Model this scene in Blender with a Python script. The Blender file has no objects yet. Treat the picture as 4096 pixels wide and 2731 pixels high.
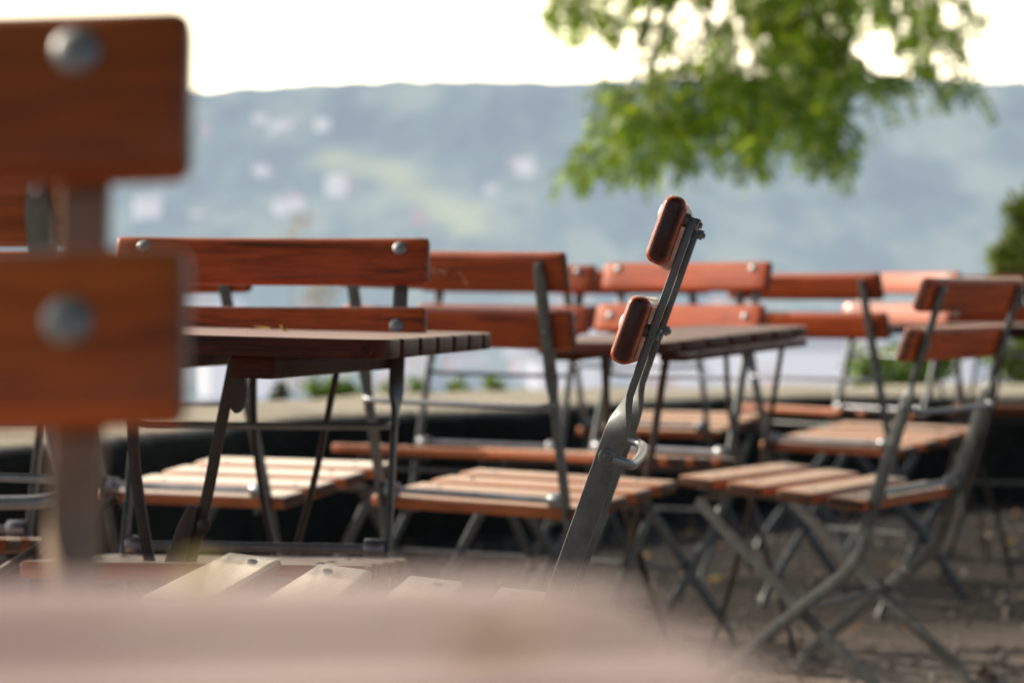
import bpy, bmesh, math, random
from mathutils import Vector, Matrix, Quaternion, noise

random.seed(7)
R = math.radians
scene = bpy.context.scene
COL = scene.collection

# ------------------------------------------------------------------ helpers
def link(name, data, mat=None, parent=None, loc=(0, 0, 0), rot=(0, 0, 0)):
    o = bpy.data.objects.new(name, data)
    COL.objects.link(o)
    if mat is not None and data is not None and len(data.materials) == 0:
        data.materials.append(mat)
    o.location = loc
    o.rotation_euler = rot
    if parent is not None:
        o.parent = parent
    return o

def tag(o, label=None, cat=None, group=None, kind=None):
    if label: o['label'] = label
    if cat: o['category'] = cat
    if group: o['group'] = group
    if kind: o['kind'] = kind
    return o

def empty(name, loc=(0, 0, 0), rot=(0, 0, 0)):
    o = bpy.data.objects.new(name, None)
    o.empty_display_size = 0.1
    COL.objects.link(o)
    o.location = loc
    o.rotation_euler = rot
    return o

def mesh_py(name, verts, faces, smooth=True, angle=40):
    m = bpy.data.meshes.new(name)
    m.from_pydata([tuple(v) for v in verts], [], faces)
    m.validate()
    bm = bmesh.new(); bm.from_mesh(m)
    bmesh.ops.recalc_face_normals(bm, faces=bm.faces)
    bm.to_mesh(m); bm.free()
    if smooth:
        m.polygons.foreach_set('use_smooth', [True] * len(m.polygons))
        m.set_sharp_from_angle(angle=R(angle))
    m.update()
    return m

def mesh_bm(name, bm, smooth=True, angle=40):
    m = bpy.data.meshes.new(name)
    bmesh.ops.recalc_face_normals(bm, faces=bm.faces)
    bm.to_mesh(m); bm.free()
    if smooth:
        m.polygons.foreach_set('use_smooth', [True] * len(m.polygons))
        m.set_sharp_from_angle(angle=R(angle))
    return m

def catmull(pts, n=6):
    P = [Vector(p) for p in pts]
    P = [P[0] * 2 - P[1]] + P + [P[-1] * 2 - P[-2]]
    out = []
    for i in range(1, len(P) - 2):
        a, b, c, d = P[i - 1], P[i], P[i + 1], P[i + 2]
        for k in range(n):
            t = k / n
            out.append(0.5 * ((2 * b) + (c - a) * t + (2 * a - 5 * b + 4 * c - d) * t * t + (3 * b - a - 3 * c + d) * t ** 3))
    out.append(P[-2])
    return out

def section(w, h, r, n=3):
    """rounded rectangle, centred, w along first axis, h along second"""
    r = min(r, w / 2 - 1e-5, h / 2 - 1e-5)
    out = []
    for cx, cy, a0 in ((w / 2 - r, h / 2 - r, 0), (-w / 2 + r, h / 2 - r, 90), (-w / 2 + r, -h / 2 + r, 180), (w / 2 - r, -h / 2 + r, 270)):
        for k in range(n + 1):
            a = R(a0 + 90 * k / n)
            out.append((cx + r * math.cos(a), cy + r * math.sin(a)))
    return out

def loft(rings):
    """rings of equal length -> verts, faces with end caps"""
    n = len(rings[0]); verts = []; faces = []
    for r in rings: verts += r
    for i in range(len(rings) - 1):
        for k in range(n):
            a = i * n + k; b = i * n + (k + 1) % n
            faces.append((a, b, b + n, a + n))
    faces.append(tuple(range(n))[::-1])
    faces.append(tuple(range((len(rings) - 1) * n, len(rings) * n)))
    return verts, faces

def slat_mesh(name, length, width, thick, r=0.008, endr=0.005, bow=0.0, axis='z', cuts=14):
    """board along x; width along z (axis 'z') or y (axis 'y'); soft edges and soft ends; may be bowed"""
    L = length / 2
    xs = [(-L, endr), (-L + endr * .12, endr * .52), (-L + endr * .35, endr * .24), (-L + endr, 0)]
    for k in range(1, cuts):
        xs.append((-L + endr + (2 * L - 2 * endr) * k / cuts, 0))
    xs += [(L - endr, 0), (L - endr * .35, endr * .24), (L - endr * .12, endr * .52), (L, endr)]
    rings = []
    for x, ins in xs:
        s = section(width - 2 * ins, thick - 2 * ins, max(r - ins * .6, .001), 4)
        b = bow * (1 - (x / L) ** 2)
        if axis == 'z': rings.append([(x, t - b, w) for w, t in s])
        else: rings.append([(x, w, t - b) for w, t in s])
    v, f = loft(rings)
    return mesh_py(name, v, f, True, 50)

def sweep_mesh(name, path, wdirs, widths, thicks, r=0.0012):
    """flat iron bar swept along path; wdirs = width direction at each point"""
    rings = []
    n = len(path)
    for i, p in enumerate(path):
        p = Vector(p)
        T = (Vector(path[min(i + 1, n - 1)]) - Vector(path[max(i - 1, 0)])).normalized()
        W = Vector(wdirs[i]); W = (W - T * W.dot(T)).normalized()
        H = T.cross(W)
        w = widths[i] if isinstance(widths, list) else widths
        h = thicks[i] if isinstance(thicks, list) else thicks
        rings.append([tuple(p + W * a + H * b) for a, b in section(w, h, r, 2)])
    v, f = loft(rings)
    return mesh_py(name, v, f, True, 35)

def tube_geo(path, rad, n=10):
    rings = []
    m = len(path)
    ref = Vector((0.13, 0.21, 1)).normalized()
    for i, p in enumerate(path):
        p = Vector(p)
        T = (Vector(path[min(i + 1, m - 1)]) - Vector(path[max(i - 1, 0)])).normalized()
        if abs(T.dot(ref)) > .95: ref = Vector((1, .2, .1)).normalized()
        A = (ref - T * ref.dot(T)).normalized(); B = T.cross(A)
        rr = rad[i] if isinstance(rad, (list, tuple)) else rad
        rings.append([tuple(p + A * rr * math.cos(2 * math.pi * k / n) + B * rr * math.sin(2 * math.pi * k / n)) for k in range(n)])
    return loft(rings)

def tube_mesh(name, path, rad, n=10):
    v, f = tube_geo(path, rad, n)
    return mesh_py(name, v, f, True, 60)

def revolve_mesh(name, prof, n=16):
    """prof: list of (radius, height) along +z"""
    rings = [[(r * math.cos(2 * math.pi * k / n), r * math.sin(2 * math.pi * k / n), h) for k in range(n)] for r, h in prof]
    v, f = loft(rings)
    return mesh_py(name, v, f, True, 45)

def join_geo(parts):
    V = []; F = []
    for v, f in parts:
        o = len(V); V += v; F += [tuple(i + o for i in q) for q in f]
    return V, F

# ------------------------------------------------------------------ materials
def new_mat(name):
    m = bpy.data.materials.new(name); m.use_nodes = True
    nt = m.node_tree; nt.nodes.clear()
    out = nt.nodes.new('ShaderNodeOutputMaterial')
    return m, nt, out

def N(nt, t, **kw):
    n = nt.nodes.new(t)
    for k, v in kw.items():
        if k in n.inputs: n.inputs[k].default_value = v
        else: setattr(n, k, v)
    return n

def ramp(nt, fac, stops):
    r = nt.nodes.new('ShaderNodeValToRGB')
    e = r.color_ramp.elements
    while len(e) < len(stops): e.new(.5)
    for q, (p, c) in zip(e, stops):
        q.position = p; q.color = (*c, 1)
    nt.links.new(fac, r.inputs[0])
    return r.outputs[0]

def wood(name, dark, mid, light, rough=.38, coat=.35, streak=.5, scale=1.0, worn_lit=None, wear_lit=0.0, bump=.25, endk=.16, spec=.5):
    m, nt, out = new_mat(name); L = nt.links
    tc = N(nt, 'ShaderNodeTexCoord'); oi = N(nt, 'ShaderNodeObjectInfo')
    off = N(nt, 'ShaderNodeVectorMath', operation='SCALE'); off.inputs[0].default_value = (31.7, 17.3, 9.1)
    L.new(oi.outputs['Random'], off.inputs['Scale'])
    add = N(nt, 'ShaderNodeVectorMath', operation='ADD')
    L.new(tc.outputs['Object'], add.inputs[0]); L.new(off.outputs[0], add.inputs[1])
    mp = N(nt, 'ShaderNodeMapping'); mp.inputs['Scale'].default_value = (5 * scale, 75 * scale, 75 * scale)
    L.new(add.outputs[0], mp.inputs[0])
    n1 = N(nt, 'ShaderNodeTexNoise', Scale=1.0, Detail=6.0, Roughness=.6, Distortion=.7); L.new(mp.outputs[0], n1.inputs['Vector'])
    mp2 = N(nt, 'ShaderNodeMapping'); mp2.inputs['Scale'].default_value = (14 * scale, 420 * scale, 420 * scale)
    L.new(add.outputs[0], mp2.inputs[0])
    n2 = N(nt, 'ShaderNodeTexNoise', Scale=1.0, Detail=4.0, Roughness=.65); L.new(mp2.outputs[0], n2.inputs['Vector'])
    n3 = N(nt, 'ShaderNodeTexNoise', Scale=6.0, Detail=3.0); L.new(add.outputs[0], n3.inputs['Vector'])
    c1 = ramp(nt, n1.outputs['Fac'], [(.30, dark), (.47, mid), (.72, light)])
    g = ramp(nt, n2.outputs['Fac'], [(.36, (1 - streak,) * 3), (.52, (1, 1, 1))])
    mx = N(nt, 'ShaderNodeMix', data_type='RGBA', blend_type='MULTIPLY'); mx.inputs[0].default_value = 1
    L.new(c1, mx.inputs['A']); L.new(g, mx.inputs['B'])
    v = ramp(nt, n3.outputs['Fac'], [(.3, (.78, .78, .78)), (.7, (1.12, 1.12, 1.12))])
    mx2 = N(nt, 'ShaderNodeMix', data_type='RGBA', blend_type='MULTIPLY'); mx2.inputs[0].default_value = 1
    L.new(mx.outputs['Result'], mx2.inputs['A']); L.new(v, mx2.inputs['B'])
    hs = N(nt, 'ShaderNodeHueSaturation'); L.new(mx2.outputs['Result'], hs.inputs['Color'])
    mr = N(nt, 'ShaderNodeMapRange'); mr.inputs['To Min'].default_value = .82; mr.inputs['To Max'].default_value = 1.18
    L.new(oi.outputs['Random'], mr.inputs['Value']); L.new(mr.outputs[0], hs.inputs['Value'])
    bs = N(nt, 'ShaderNodeBsdfPrincipled', Roughness=rough)
    bs.inputs['Specular IOR Level'].default_value = spec; bs.inputs['Coat Weight'].default_value = coat; bs.inputs['Coat Roughness'].default_value = .17
    geo = N(nt, 'ShaderNodeNewGeometry'); col = hs.outputs[0]
    # sawn ends soak up more stain: darker
    vt = N(nt, 'ShaderNodeVectorTransform', vector_type='NORMAL', convert_from='WORLD', convert_to='OBJECT'); L.new(geo.outputs['Normal'], vt.inputs[0])
    sx = N(nt, 'ShaderNodeSeparateXYZ'); L.new(vt.outputs[0], sx.inputs[0])
    ab = N(nt, 'ShaderNodeMath', operation='ABSOLUTE'); L.new(sx.outputs['X'], ab.inputs[0])
    ef = ramp(nt, ab.outputs[0], [(.6, (1, 1, 1)), (.93, (endk,) * 3)])
    me = N(nt, 'ShaderNodeMix', data_type='RGBA', blend_type='MULTIPLY'); me.inputs[0].default_value = 1
    L.new(col, me.inputs['A']); L.new(ef, me.inputs['B']); col = me.outputs['Result']
    if worn_lit:
        # upward faces painted paler: sun and sky sheen in the colour, plus wear
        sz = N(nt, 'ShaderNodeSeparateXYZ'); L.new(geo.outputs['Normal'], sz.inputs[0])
        uf = ramp(nt, sz.outputs['Z'], [(.55, (0, 0, 0)), (.95, (wear_lit,) * 3)])
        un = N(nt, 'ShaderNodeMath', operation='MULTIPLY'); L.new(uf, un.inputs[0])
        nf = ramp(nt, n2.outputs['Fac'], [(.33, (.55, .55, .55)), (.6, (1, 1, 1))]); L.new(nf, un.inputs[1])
        mw = N(nt, 'ShaderNodeMix', data_type='RGBA'); L.new(un.outputs[0], mw.inputs[0]); L.new(col, mw.inputs['A']); mw.inputs['B'].default_value = (*worn_lit, 1); col = mw.outputs['Result']
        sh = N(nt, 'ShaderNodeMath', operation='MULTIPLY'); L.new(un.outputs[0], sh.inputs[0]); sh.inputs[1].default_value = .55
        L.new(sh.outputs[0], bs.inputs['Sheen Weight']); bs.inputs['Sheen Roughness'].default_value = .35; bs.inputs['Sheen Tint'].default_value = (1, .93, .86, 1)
    L.new(col, bs.inputs['Base Color'])
    rr = N(nt, 'ShaderNodeMapRange'); rr.inputs['To Min'].default_value = rough - .08; rr.inputs['To Max'].default_value = rough + .2
    L.new(n3.outputs['Fac'], rr.inputs['Value']); L.new(rr.outputs[0], bs.inputs['Roughness'])
    bp = N(nt, 'ShaderNodeBump', Strength=bump, Distance=.0012); L.new(n2.outputs['Fac'], bp.inputs['Height'])
    bp2 = N(nt, 'ShaderNodeBump', Strength=bump * .6, Distance=.003); L.new(n1.outputs['Fac'], bp2.inputs['Height']); L.new(bp.outputs[0], bp2.inputs['Normal'])
    L.new(bp2.outputs[0], bs.inputs['Normal'])
    L.new(bs.outputs[0], out.inputs[0])
    return m

def metal(name, base, metallic=.35, rough=.45, vary=.35, spec=.5, rust=None):
    m, nt, out = new_mat(name); L = nt.links
    tc = N(nt, 'ShaderNodeTexCoord')
    n1 = N(nt, 'ShaderNodeTexNoise', Scale=38.0, Detail=6.0, Roughness=.7); L.new(tc.outputs['Object'], n1.inputs['Vector'])
    n2 = N(nt, 'ShaderNodeTexNoise', Scale=240.0, Detail=3.0); L.new(tc.outputs['Object'], n2.inputs['Vector'])
    c = ramp(nt, n1.outputs['Fac'], [(.3, tuple(b * (1 - vary) for b in base)), (.6, base), (.8, tuple(min(1, b * (1 + vary)) for b in base))])
    bs = N(nt, 'ShaderNodeBsdfPrincipled', Metallic=metallic, Roughness=rough)
    bs.inputs['Specular IOR Level'].default_value = spec
    if rust:
        n3 = N(nt, 'ShaderNodeTexNoise', Scale=14.0, Detail=8.0, Roughness=.75); L.new(tc.outputs['Object'], n3.inputs['Vector'])
        mk = ramp(nt, n3.outputs['Fac'], [(.58, (0, 0, 0)), (.72, (.6, .6, .6))])
        mx = N(nt, 'ShaderNodeMix', data_type='RGBA'); L.new(mk, mx.inputs[0]); L.new(c, mx.inputs['A']); mx.inputs['B'].default_value = (*rust, 1)
        L.new(mx.outputs['Result'], bs.inputs['Base Color'])
    else:
        L.new(c, bs.inputs['Base Color'])
    rr = N(nt, 'ShaderNodeMapRange'); rr.inputs['To Min'].default_value = rough - .1; rr.inputs['To Max'].default_value = rough + .18
    L.new(n1.outputs['Fac'], rr.inputs['Value']); L.new(rr.outputs[0], bs.inputs['Roughness'])
    bp = N(nt, 'ShaderNodeBump', Strength=.16, Distance=.0006); L.new(n2.outputs['Fac'], bp.inputs['Height']); L.new(bp.outputs[0], bs.inputs['Normal'])
    L.new(bs.outputs[0], out.inputs[0])
    return m

def leafmat(name, c1, c2, tr, trw=.45, yellow=None):
    m, nt, out = new_mat(name); L = nt.links
    geo = N(nt, 'ShaderNodeNewGeometry')
    tc = N(nt, 'ShaderNodeTexCoord')
    n = N(nt, 'ShaderNodeTexNoise', Scale=2.2, Detail=2.0); L.new(tc.outputs['Object'], n.inputs['Vector'])
    mixf = N(nt, 'ShaderNodeMath', operation='ADD'); 
    s1 = N(nt, 'ShaderNodeMath', operation='MULTIPLY'); s1.inputs[1].default_value = .6; L.new(geo.outputs['Random Per Island'], s1.inputs[0])
    s2 = N(nt, 'ShaderNodeMath', operation='MULTIPLY'); s2.inputs[1].default_value = .5; L.new(n.outputs['Fac'], s2.inputs[0])
    L.new(s1.outputs[0], mixf.inputs[0]); L.new(s2.outputs[0], mixf.inputs[1])
    stops = [(.15, c1), (.75, c2)]
    if yellow: stops.append((.98, yellow))
    c = ramp(nt, mixf.outputs[0], stops)
    d = N(nt, 'ShaderNodeBsdfPrincipled', Roughness=.45); L.new(c, d.inputs['Base Color'])
    t = N(nt, 'ShaderNodeBsdfTranslucent')
    mt = N(nt, 'ShaderNodeMix', data_type='RGBA', blend_type='MULTIPLY'); mt.inputs[0].default_value = 1
    L.new(c, mt.inputs['A']); mt.inputs['B'].default_value = (*tr, 1); L.new(mt.outputs['Result'], t.inputs['Color'])
    ms = N(nt, 'ShaderNodeMixShader'); ms.inputs[0].default_value = trw
    L.new(d.outputs[0], ms.inputs[1]); L.new(t.outputs[0], ms.inputs[2]); L.new(ms.outputs[0], out.inputs[0])
    return m

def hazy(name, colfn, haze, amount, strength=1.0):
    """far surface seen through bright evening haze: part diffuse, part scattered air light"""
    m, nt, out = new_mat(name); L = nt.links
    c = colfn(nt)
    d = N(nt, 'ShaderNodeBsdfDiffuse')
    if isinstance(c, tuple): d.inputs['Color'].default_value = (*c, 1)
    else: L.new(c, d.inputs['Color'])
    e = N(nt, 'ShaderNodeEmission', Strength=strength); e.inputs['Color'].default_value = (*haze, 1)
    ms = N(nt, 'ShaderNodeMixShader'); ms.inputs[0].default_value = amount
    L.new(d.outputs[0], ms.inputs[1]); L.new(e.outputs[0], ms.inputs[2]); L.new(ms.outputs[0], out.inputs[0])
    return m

M = {}
M['slat'] = wood('varnished_red_wood', (.20, .026, .003), (.52, .078, .009), (.64, .12, .016), rough=.45, coat=.28, streak=.4, worn_lit=(.62, .36, .25), wear_lit=.55)
M['slat_gloss'] = wood('glossy_red_wood', (.17, .018, .004), (.44, .052, .009), (.56, .085, .015), rough=.36, coat=.5, streak=.4, worn_lit=(.8, .6, .48), wear_lit=.7, endk=.13, spec=.3)
M['slat_dark'] = wood('weathered_red_wood', (.04, .008, .003), (.54, .078, .011), (.66, .115, .018), rough=.45, coat=.28, streak=.6, worn_lit=(.6, .4, .3), wear_lit=.5)
M['slat_brown'] = wood('dark_brown_varnish', (.20, .036, .003), (.46, .092, .007), (.56, .125, .011), rough=.48, coat=.28, streak=.4, worn_lit=(.45, .3, .22), wear_lit=.4)
M['seat_pale'] = wood('sunlit_pale_wood', (.22, .13, .075), (.46, .31, .19), (.58, .42, .27), rough=.4, coat=.5, streak=.3, worn_lit=(.74, .60, .45), wear_lit=.9)  # cream base carries the sunlight and gloss on this seat
M['seat_red'] = wood('worn_lit_orange_wood', (.24, .050, .012), (.50, .125, .030), (.58, .18, .05), rough=.45, coat=.28, streak=.35, worn_lit=(.68, .43, .28), wear_lit=.85)
M['seat_bright'] = wood('sunlit_seat_wood', (.26, .055, .014), (.52, .13, .032), (.60, .19, .055), rough=.42, coat=.5, streak=.3, worn_lit=(.90, .78, .66), wear_lit=.98)  # lit copy of the seat wood, sunlight painted into its top
M['table_near'] = wood('near_table_wood', (.020, .006, .005), (.062, .018, .014), (.105, .034, .028), rough=.45, coat=.06, streak=.6, scale=.8, bump=.5, worn_lit=(.38, .205, .220), wear_lit=.9, endk=.8, spec=.25)  # top tint stands in for sky reflected at a grazing angle
M['table'] = wood('dark_stained_wood', (.020, .005, .003), (.062, .015, .009), (.105, .030, .018), rough=.45, coat=.06, streak=.6, scale=.8, bump=.5, worn_lit=(.46, .27, .235), wear_lit=.9, endk=.8, spec=.25)
M['table_dark'] = wood('dark_top_table_wood', (.025, .008, .006), (.075, .022, .015), (.12, .038, .026), rough=.45, coat=.06, streak=.5, scale=.8, bump=.5, worn_lit=(.26, .17, .16), wear_lit=.8, endk=.8, spec=.25)  # table wood with a darker top tint
M['iron'] = metal('grey_painted_iron', (.175, .195, .200), .45, .36, .4, rust=(.15, .10, .07))
M['warm_iron'] = metal('worn_warm_iron', (.36, .25, .18), .15, .5, .3, rust=(.20, .11, .06))
M['rod'] = metal('galvanised_rod', (.33, .355, .395), .7, .34, .3)
M['bolt'] = metal('zinc_bolt', (.42, .435, .45), .75, .46, .4)
M['table_iron'] = metal('brown_table_iron', (.060, .048, .042), .35, .45, .35, rust=(.09, .045, .025))

# ------------------------------------------------------------------ camera
CAM_H = 0.765
cam_d = bpy.data.cameras.new('camera'); cam = bpy.data.objects.new('camera', cam_d); COL.objects.link(cam)
cam.location = (0, 0, CAM_H); cam.rotation_euler = (R(90 - .867), 0, 0)
cam_d.lens = 85; cam_d.sensor_width = 36; cam_d.clip_start = .02; cam_d.clip_end = 20000
cam_d.dof.use_dof = True; cam_d.dof.focus_distance = 2.44; cam_d.dof.aperture_fstop = 5.5
scene.camera = cam

# ------------------------------------------------------------------ sky and sun
sun_dir = Vector((-.80, .30, .50)).normalized()
elev = math.asin(sun_dir.z); azim = math.atan2(sun_dir.x, sun_dir.y)
w = bpy.data.worlds.new('World'); scene.world = w; w.use_nodes = True
nt = w.node_tree; nt.nodes.clear()
wo = nt.nodes.new('ShaderNodeOutputWorld'); bg = nt.nodes.new('ShaderNodeBackground')
sky = nt.nodes.new('ShaderNodeTexSky'); sky.sky_type = 'NISHITA'; sky.sun_disc = False
sky.sun_elevation = elev; sky.sun_rotation = azim % (2 * math.pi); sky.dust_density = 4.0; sky.air_density = 1.0; sky.altitude = 250
tc = nt.nodes.new('ShaderNodeTexCoord'); sp = nt.nodes.new('ShaderNodeSeparateXYZ'); nt.links.new(tc.outputs['Generated'], sp.inputs[0])
# bright evening haze low over the valley, strongest towards the setting sun's side of the sky
hz = ramp(nt, sp.outputs['Z'], [(0.0, (1, 1, 1)), (.16, (.9, .9, .9)), (.48, (0, 0, 0))])
dt = nt.nodes.new('ShaderNodeVectorMath'); dt.operation = 'DOT_PRODUCT'; dt.inputs[1].default_value = (-.38, .92, .1)
nt.links.new(tc.outputs['Generated'], dt.inputs[0])
az = ramp(nt, dt.outputs['Value'], [(.25, (0, 0, 0)), (.72, (.75, .75, .75)), (.95, (1, 1, 1))])
mf = nt.nodes.new('ShaderNodeMath'); mf.operation = 'MULTIPLY'; nt.links.new(hz, mf.inputs[0]); nt.links.new(az, mf.inputs[1])
dim = nt.nodes.new('ShaderNodeMix'); dim.data_type = 'RGBA'; dim.blend_type = 'MULTIPLY'; dim.inputs[0].default_value = 1
nt.links.new(sky.outputs[0], dim.inputs['A']); dim.inputs['B'].default_value = (1.1, 1.1, 1.1, 1)
mxw = nt.nodes.new('ShaderNodeMix'); mxw.data_type = 'RGBA'
nt.links.new(mf.outputs[0], mxw.inputs[0]); nt.links.new(dim.outputs['Result'], mxw.inputs['A']); nt.links.new(mf.outputs[0], mxw.inputs[0])
d2 = nt.nodes.new('ShaderNodeVectorMath'); d2.operation = 'DOT_PRODUCT'; d2.inputs[1].default_value = (-.10, .985, .12)
nt.links.new(tc.outputs['Generated'], d2.inputs[0])
gl = ramp(nt, d2.outputs['Value'], [(.80, (20.5, 18.6, 15.0)), (.97, (36, 31, 22))])
nt.links.new(gl, mxw.inputs['B'])
nt.links.new(mxw.outputs['Result'], bg.inputs['Color']); bg.inputs['Strength'].default_value = .12
nt.links.new(bg.outputs[0], wo.inputs[0])
sd = bpy.data.lights.new('sun', 'SUN'); sd.energy = 5.0; sd.angle = R(.55); sd.color = (1, .86, .68)
so = bpy.data.objects.new('sun', sd); COL.objects.link(so)
so.rotation_euler = sun_dir.to_track_quat('Z', 'Y').to_euler(); so.location = (-8, 2, 6)

# ------------------------------------------------------------------ folding chair
TILT = 18.0
U = Vector((0, -math.sin(R(TILT)), math.cos(R(TILT)))); NV = Vector((0, math.cos(R(TILT)), math.sin(R(TILT))))
P0 = Vector((0, -.165, .435))
def on_stile(t, n=0, x=0): return P0 + U * t + NV * n + Vector((x, 0, 0))

def stile_mesh():
    top = [on_stile(t) for t in (.428, .42, .40, .36, .32, .28, .255, .245, .235, .225, .215, .205, .195, .18, .14, .10, .05)]
    low = catmull([(0, -.165, .435), (0, -.149, .386), (0, -.136, .335), (0, -.112, .289), (0, -.068, .246), (0, 0, .193),
                   (0, .114, .093), (0, .160, .050), (0, .188, .020), (0, .194, .001)], 5)
    path = top + low
    ts = (.428, .42, .40, .36, .32, .28, .255, .245, .235, .225, .215, .205, .195, .18, .14, .10, .05)
    W = []; wid = []; th = []
    for i, p in enumerate(path):
        T = (path[min(i + 1, len(path) - 1)] - path[max(i - 1, 0)]).normalized()
        nrm = Vector((1, 0, 0)).cross(T).normalized()
        a = 0
        if i < len(ts): a = min(1, max(0, (ts[i] - .192) / .058)); a = a * a * (3 - 2 * a)
        ang = a * math.pi / 2
        W.append(nrm * math.cos(ang) + Vector((1, 0, 0)) * math.sin(ang))
        wid.append(.0245 - .0035 * a); th.append(.0078)
    wid[0] = .011; wid[1] = .0165
    return sweep_mesh('stile', path, W, wid, th, .0013)

def rear_leg_mesh():
    path = catmull([(0, .226, .402), (0, .12, .304), (0, 0, .193), (0, -.10, .103), (0, -.158, .055), (0, -.188, .022), (0, -.195, .001)], 5)
    W = []
    for i in range(len(path)):
        T = (path[min(i + 1, len(path) - 1)] - path[max(i - 1, 0)]).normalized()
        W.append(Vector((1, 0, 0)).cross(T))
    return sweep_mesh('rear_leg', path, W, .024, .0065, .0013)

def seat_z(d): return .424 + (d + .155) * .08
SEAT_D = (.210, .102, -.006, -.114)
CH = {}
CH['back_slat'] = slat_mesh('back_slat', .446, .0685, .0230, r=.0095, endr=.0068, bow=.004, axis='z')
CH['back_slat_wide'] = slat_mesh('back_slat_wide', .458, .0728, .0230, r=.0095, endr=.0068, bow=.004, axis='z')
CH['seat_slat'] = slat_mesh('seat_slat', .420, .078, .022, r=.006, endr=.005, axis='y')
CH['seat_slat_narrow'] = slat_mesh('seat_slat_narrow', .420, .067, .020, r=.006, endr=.005, axis='y')
CH['stile'] = stile_mesh()
CH['rear_leg'] = rear_leg_mesh()
CH['rail'] = sweep_mesh('seat_rail', [(0, -.150, .400), (0, .06, .4165), (0, .238, .4305)], [(0, 0, 1)] * 3, .018, .005)
CH['pivot_rod'] = tube_mesh('pivot_rod', [(-.178, -.160, .436), (0, -.160, .436), (.178, -.160, .436)], .0062, 12)
CH['spacer'] = revolve_mesh('spacer', [(.006, 0), (.0125, 0), (.0135, .001), (.0135, .027), (.0125, .028), (.006, .028)], 18)
pr = [on_stile(.18, n, x) for x, n in ((-.184, -.004), (-.180, -.014), (-.172, -.021), (-.155, -.0255), (-.08, -.028), (0, -.029), (.08, -.028), (.155, -.0255), (.172, -.021), (.180, -.014), (.184, -.004))]
CH['back_rod'] = tube_mesh('back_rod', catmull(pr, 3), .0052, 10)
CH['stretcher'] = tube_mesh('stretcher', [(-.18, 0, .193), (0, 0, .193), (.18, 0, .193)], .0055, 10)
CH['front_rod'] = tube_mesh('front_rod', [(-.174, .224, .403), (0, .224, .403), (.174, .224, .403)], .005, 10)
CH['disc'] = revolve_mesh('rivet_disc', [(.0012, .0001), (.0096, 0), (.0096, .0011), (.0088, .0018), (.0042, .0018), (.0035, .0026), (.0014, .0026), (.0008, .0020)], 20)
CH['dome'] = revolve_mesh('bolt', [(.0102, -.002), (.0102, .0006), (.0096, .0016), (.0079, .0030), (.0053, .0040), (.0026, .0045), (.0005, .0046)], 18)
CH['nut'] = revolve_mesh('nut', [(.0064, 0), (.0064, .0045), (.0056, .0050), (.0034, .0051), (.0034, .0074), (.0028, .0078), (.0005, .0079)], 6)
CH['washer'] = revolve_mesh('washer', [(.003, 0), (.0072, 0), (.0072, .0050), (.003, .0050)], 14)
CH['rivet'] = revolve_mesh('rivet', [(.0060, -.001), (.0060, .0006), (.0052, .0014), (.0032, .0021), (.0005, .0024)], 14)
ROT_N = (R(TILT) - R(90), 0, 0)          # +z of a revolved part -> +NV (towards the sitter)

def make_chair(pos, label, back='slat', seat='seat_red', group='folding chairs around the beer garden tables', metal_key='iron'):
    X, Y, phi, k, pitch, roll = pos
    root = empty('folding_chair')
    root.matrix_world = Matrix.Translation((X, Y, 0)) @ Matrix.Rotation(R(-phi), 4, 'Z') @ Matrix.Rotation(R(pitch), 4, 'X') @ Matrix.Rotation(R(roll), 4, 'Y') @ Matrix.Diagonal((1, 1, k, 1))
    tag(root, label, 'chair', group)
    ir = M[metal_key]
    def part(name, key, mat, parent=root, loc=(0, 0, 0), rot=(0, 0, 0)):
        m = CH[key]
        mk = m.name + '|' + mat.name
        if mk not in CACHE:
            c = m.copy(); c.materials.clear(); c.materials.append(mat); CACHE[mk] = c
        return link(name, CACHE[mk], None, parent, loc, rot)
    for tc_, tb in ((.407, .423), (.305, .309)):
        c = on_stile(tc_, .0203)
        s = part('back_slat', 'back_slat_wide' if back == 'slat_brown' and metal_key == 'warm_iron' else 'back_slat', M[back], root, c, (R(TILT), 0, 0))
        for sx in (-1, 1):
            # bolts are sub-parts of the slat (slat space: x along, y towards sitter, z up)
            part('bolt', 'dome', M['bolt'], s, (sx * .182, .0099, tb - tc_), (R(-90), 0, 0))
            part('washer', 'washer', ir, s, (sx * .182, -.0126, tb - tc_), (R(90), 0, 0))
            part('nut', 'nut', M['rod'], s, (sx * .182, -.0238, tb - tc_), (R(90), 0, R(11 * sx)))
    for i, d in enumerate(SEAT_D):
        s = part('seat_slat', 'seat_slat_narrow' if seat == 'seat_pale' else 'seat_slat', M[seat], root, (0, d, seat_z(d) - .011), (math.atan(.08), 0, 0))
        for sx in (-1, 1):
            part('rivet', 'rivet', M['bolt'], s, (sx * .148, .010 * ((i % 2) * 2 - 1), .0110))
    for sx in (-1, 1):
        st = part('stile', 'stile', ir, root, (sx * .182, 0, 0))
        part('rivet_disc', 'disc', ir, st, tuple(on_stile(.18) + Vector((sx * .0033, 0, 0))), (0, R(90 * sx), 0))
        rl = part('rear_leg', 'rear_leg', ir, root, (sx * .1725, 0, 0))
        part('seat_rail', 'rail', ir, root, (sx * .148, 0, 0))
        part('spacer', 'spacer', M['rod'], root, (sx * .178, -.160, .436), (0, R(-90 * sx), 0))
    part('pivot_rod', 'pivot_rod', M['rod'])
    part('back_rod', 'back_rod', M['rod'])
    part('stretcher', 'stretcher', ir)
    part('front_rod', 'front_rod', ir)
    return root
CACHE = {}

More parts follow.
